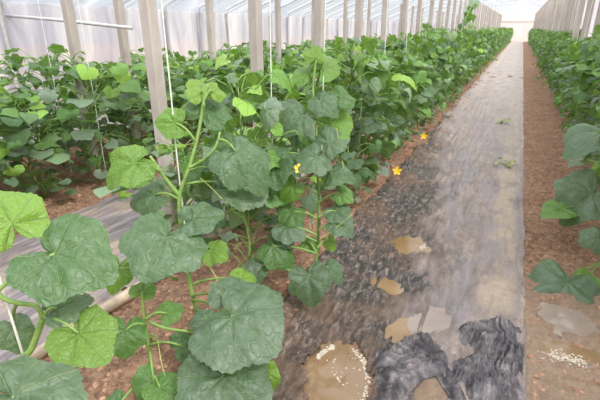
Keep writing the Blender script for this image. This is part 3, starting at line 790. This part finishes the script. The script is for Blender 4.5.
ys2 = [2.5, 3.0, 4.27, 5.85, 7.1]; yy_ = 8.6
while yy_ < 40: ys2.append(yy_); yy_ += 1.5
for y in ys2:
    lab = f'{ORD[k]} slim concrete post from the camera in the bed by the side wall' if k < 8 else 'slim concrete post far along the bed by the side wall'
    post(-3.1, y, roof_z(-3.1) - .08, .066, lab, None if k < 8 else 'distant slim posts by the side wall'); k += 1

XW = -4.15
def arch(y, label, group):
    mb = MB(); pts = [(XW - .07, y, -.05), (XW - .07, y, .7), (XW - .07, y, 1.3), (XW - .02, y, 1.47)]
    for i in range(1, 20):
        x = XW + .08 + (1.25 - XW - .08) * i / 19; pts.append((x, y, roof_z(x) + .045))
    mb.tube(pts, .022, 6)
    o = link_mesh('arch_pipe', mb.mesh('arch_pipe', M_STEEL, True, False)); return prop(o, label, 'pipe', group)
y = 1.3; k = 0
while y < YEND:
    if k < 9: arch(y, f'{ORD[k]} bent steel pipe from the camera carrying side wall and roof film', None)
    else: arch(y, 'bent steel pipe far down the tunnel under the roof film', 'distant bent roof pipes')
    k += 1; y += .70 if y < 12 else 1.4
# brace pipe from the side wall to a slim post
a = at(-14, 14, 4.05); b = at(132, 28, 3.55)
mb = MB(); mb.tube([a, a.lerp(b, .5) + Vector((0, 0, .008)), b], .014, 8)
prop(link_mesh('brace_pipe', mb.mesh('brace_pipe', M_STEEL, True, False)), 'thin steel brace pipe sloping along the side wall to a slim post', 'pipe')

def wall_grid(fn, us, vs_, mat, name):
    vs = [fn(u, v) for v in vs_ for u in us]; n = len(us)
    fs = [(j * n + i, j * n + i + 1, (j + 1) * n + i + 1, (j + 1) * n + i) for j in range(len(vs_) - 1) for i in range(n - 1)]
    mb = MB(); mb.add(vs, fs); o = link_mesh(name, mb.mesh(name, mat, True, False)); return prop(o, kind='structure')
def lin(a, b, n): return [a + (b - a) * i / n for i in range(n + 1)]
ysw = lin(-2, 14, 400) + lin(14.2, YEND, 120)
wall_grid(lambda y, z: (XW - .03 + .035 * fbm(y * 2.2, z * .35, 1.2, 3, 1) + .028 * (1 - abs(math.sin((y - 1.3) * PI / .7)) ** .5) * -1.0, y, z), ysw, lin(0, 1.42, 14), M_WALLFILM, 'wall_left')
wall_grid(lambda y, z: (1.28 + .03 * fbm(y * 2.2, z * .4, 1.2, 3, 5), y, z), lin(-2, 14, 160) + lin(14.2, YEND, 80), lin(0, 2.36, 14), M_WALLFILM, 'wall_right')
wall_grid(lambda x, z: (x, YEND + .03 * fbm(x, z, 1, 2, 3), z * (roof_z(x)) / 1.0), lin(XW, 1.28, 40), lin(0, 1, 12), M_ENDFILM, 'wall_back')
wall_grid(lambda x, y: (x, y, roof_z(x) + .012 * math.sin(y * 2 * PI / .7) + .015 * fbm(x, y, 1.5, 2, 4)), lin(XW - .03, 1.29, 30), lin(-2, 14, 200) + lin(14.2, YEND, 150), M_ROOFFILM, 'ceiling')
mb = MB(); mb.tube([(XW, YEND - .06, 1.75), (1.28, YEND - .06, 1.75)], .05, 8)
prop(link_mesh('end_beam', mb.mesh('end_beam', mat_simple('beam_pinkish', (.55, .42, .38), .6), True, False)), 'pinkish horizontal beam across the far end wall', 'beam')

# overhead wires and the twine the vines climb
def wire(x, z, label):
    mb = MB(); mb.tube([(x, .2, z), (x, YEND, z)], .002, 5); prop(link_mesh('overhead_wire', mb.mesh('overhead_wire', M_WIRE, True, False)), label, 'wire')
ZW = 2.12
wire(-1.0, ZW, 'steel wire stretched above the bed left of the path, twine tied to it')
wire(.82, ZW, 'steel wire stretched above the bed right of the path, twine tied to it')
wire(-2.95, 1.86, 'steel wire stretched above the front line of the side wall bed')
def twine(x, y, z0, z1, label, group, r=.0028, dx=0, dy=0):
    mb = MB(); n = 8
    pts = [(dx * (1 - i / n) + .004 * math.sin(i * 1.3 + y), dy * (1 - i / n) + .004 * math.cos(i * 1.7 + y), z0 + (z1 - z0) * i / n) for i in range(n + 1)]
    mb.tube(pts, r, 5)
    o = link_mesh('twine', mb.mesh('twine', M_TWINE, True, False)); o.location = (x, y, 0); return prop(o, label, 'twine', group)
# foreground strings
p = at(21, 350, 1.16); twine(p.x, p.y, p.z - .15, ZW, 'pale twine tied beside the closest vine at the lower left edge', None, .0035)
p = at(181, 190, 1.66); twine(p.x, p.y, .3, ZW, 'white twine running up beside the thick forked stem', None)
p = at(98, 60, 3.1)
twine(-2.72, 2.28, .1, 1.86, 'white twine in the side wall bed, in front of the slim post', None)
tw_near = [1.75, 2.36, 2.95, 3.6, 4.3, 5.0, 5.8, 6.6, 7.5, 8.4]
for k, y in enumerate(tw_near):
    twine(XN + .05 + rng.uniform(-.03, .03), y, .35, ZW, f'{ORD[k]} white twine beyond the forked stem rising from the hedge left of the path', None)
y = 9.4
while y < 24: twine(XN + rng.uniform(-.05, .05), y, .4, ZW, 'white twine far along the hedge left of the path', 'distant twines left of the path'); y += .85
tw_r = [3.4, 4.4, 5.3, 5.55, 6.3, 7.2]
for k, y in enumerate(tw_r): twine(XR - .02 + rng.uniform(-.05, .05), y, .35, ZW, f'{ORD[k]} white twine from the camera in the bed right of the path', None)
y = 8.2
while y < 24: twine(XR + rng.uniform(-.05, .05), y, .4, ZW, 'white twine far along the bed right of the path', 'distant twines right of the path'); y += .8
for k in range(6):
    y = 1.4 + k * .46 if k > 1 else 1.2 + k * .35
    twine(-2.9 + rng.uniform(-.05, .05), y + .9, .2, 1.86, f'{ORD[k]} thin twine from the near end in the bed by the side wall', None, .0018)

# small weeds on the path
def weed(u, v, label, s=1.0, dead=False):
    p = gnd(u, v); p.z = base_h(p.x, p.y) + .008; rr = random.Random(u)
    t = thing('weed_tuft', p, label, 'weed'); fo = MB(); st = MB()
    for i in range(11):
        a = rr.uniform(0, 6.3); l = rr.uniform(.03, .10) * s; e = Vector((math.cos(a) * l, math.sin(a) * l, rr.uniform(.015, .06) * s))
        st.tube(bez(Vector((0, 0, 0)), e * .5 + Vector((0, 0, .02)), e, 4), .002, 5)
        leaf(fo, e, (math.cos(a), math.sin(a), -.2), (0, 0, 1), .022 * s * rr.uniform(.8, 1.5), rr, .1, .6, 10, 2)
    link_mesh('stem', st.mesh('weed_stem', M_WEED, True), t); link_mesh('foliage', fo.mesh('weed_leaves', M_DRY if dead else M_WEED), t)
weed(505, 167, 'pale withered weed tuft lying on the muddy film', 1.2)
weed(500, 124, 'thin sprawling weed farther up the muddy film', 1.3)
weed(150, 0 + 352, 'tiny weed sprouting on the bare soil of the near bed', .5)

# ------------------------------------------------------------ light
w = bpy.data.worlds.new('overcast'); bpy.context.scene.world = w; w.use_nodes = True
bg = w.node_tree.nodes['Background']; bg.inputs[1].default_value = .92
_t = w.node_tree; _g = _t.nodes.new('ShaderNodeTexCoord'); _s = _t.nodes.new('ShaderNodeSeparateXYZ'); _t.links.new(_g.outputs['Generated'], _s.inputs[0])
_r = _t.nodes.new('ShaderNodeValToRGB'); _t.links.new(_s.outputs[2], _r.inputs[0])   # overcast: about three times brighter overhead than at the horizon
_r.color_ramp.elements[0].position = 0; _r.color_ramp.elements[0].color = (.48, .50, .53, 1)
_r.color_ramp.elements[1].position = .9; _r.color_ramp.elements[1].color = (2.5, 2.55, 2.6, 1)
_t.links.new(_r.outputs[0], bg.inputs[0])
sd = bpy.data.lights.new('sun', 'SUN'); sd.energy = 3.9; sd.angle = math.radians(14); sd.color = (1, .96, .9)
so = bpy.data.objects.new('sun', sd); C.objects.link(so); so.rotation_euler = (math.radians(18), math.radians(38), 0)
S = bpy.context.scene
S.view_settings.view_transform = 'Standard'; S.view_settings.look = 'None'; S.view_settings.gamma = 1; S.view_settings.use_curve_mapping = False
S.view_settings.exposure = .40
S.cycles.use_denoising = True
S.cycles.max_bounces = 8; S.cycles.transparent_max_bounces = 12; S.cycles.diffuse_bounces = 4
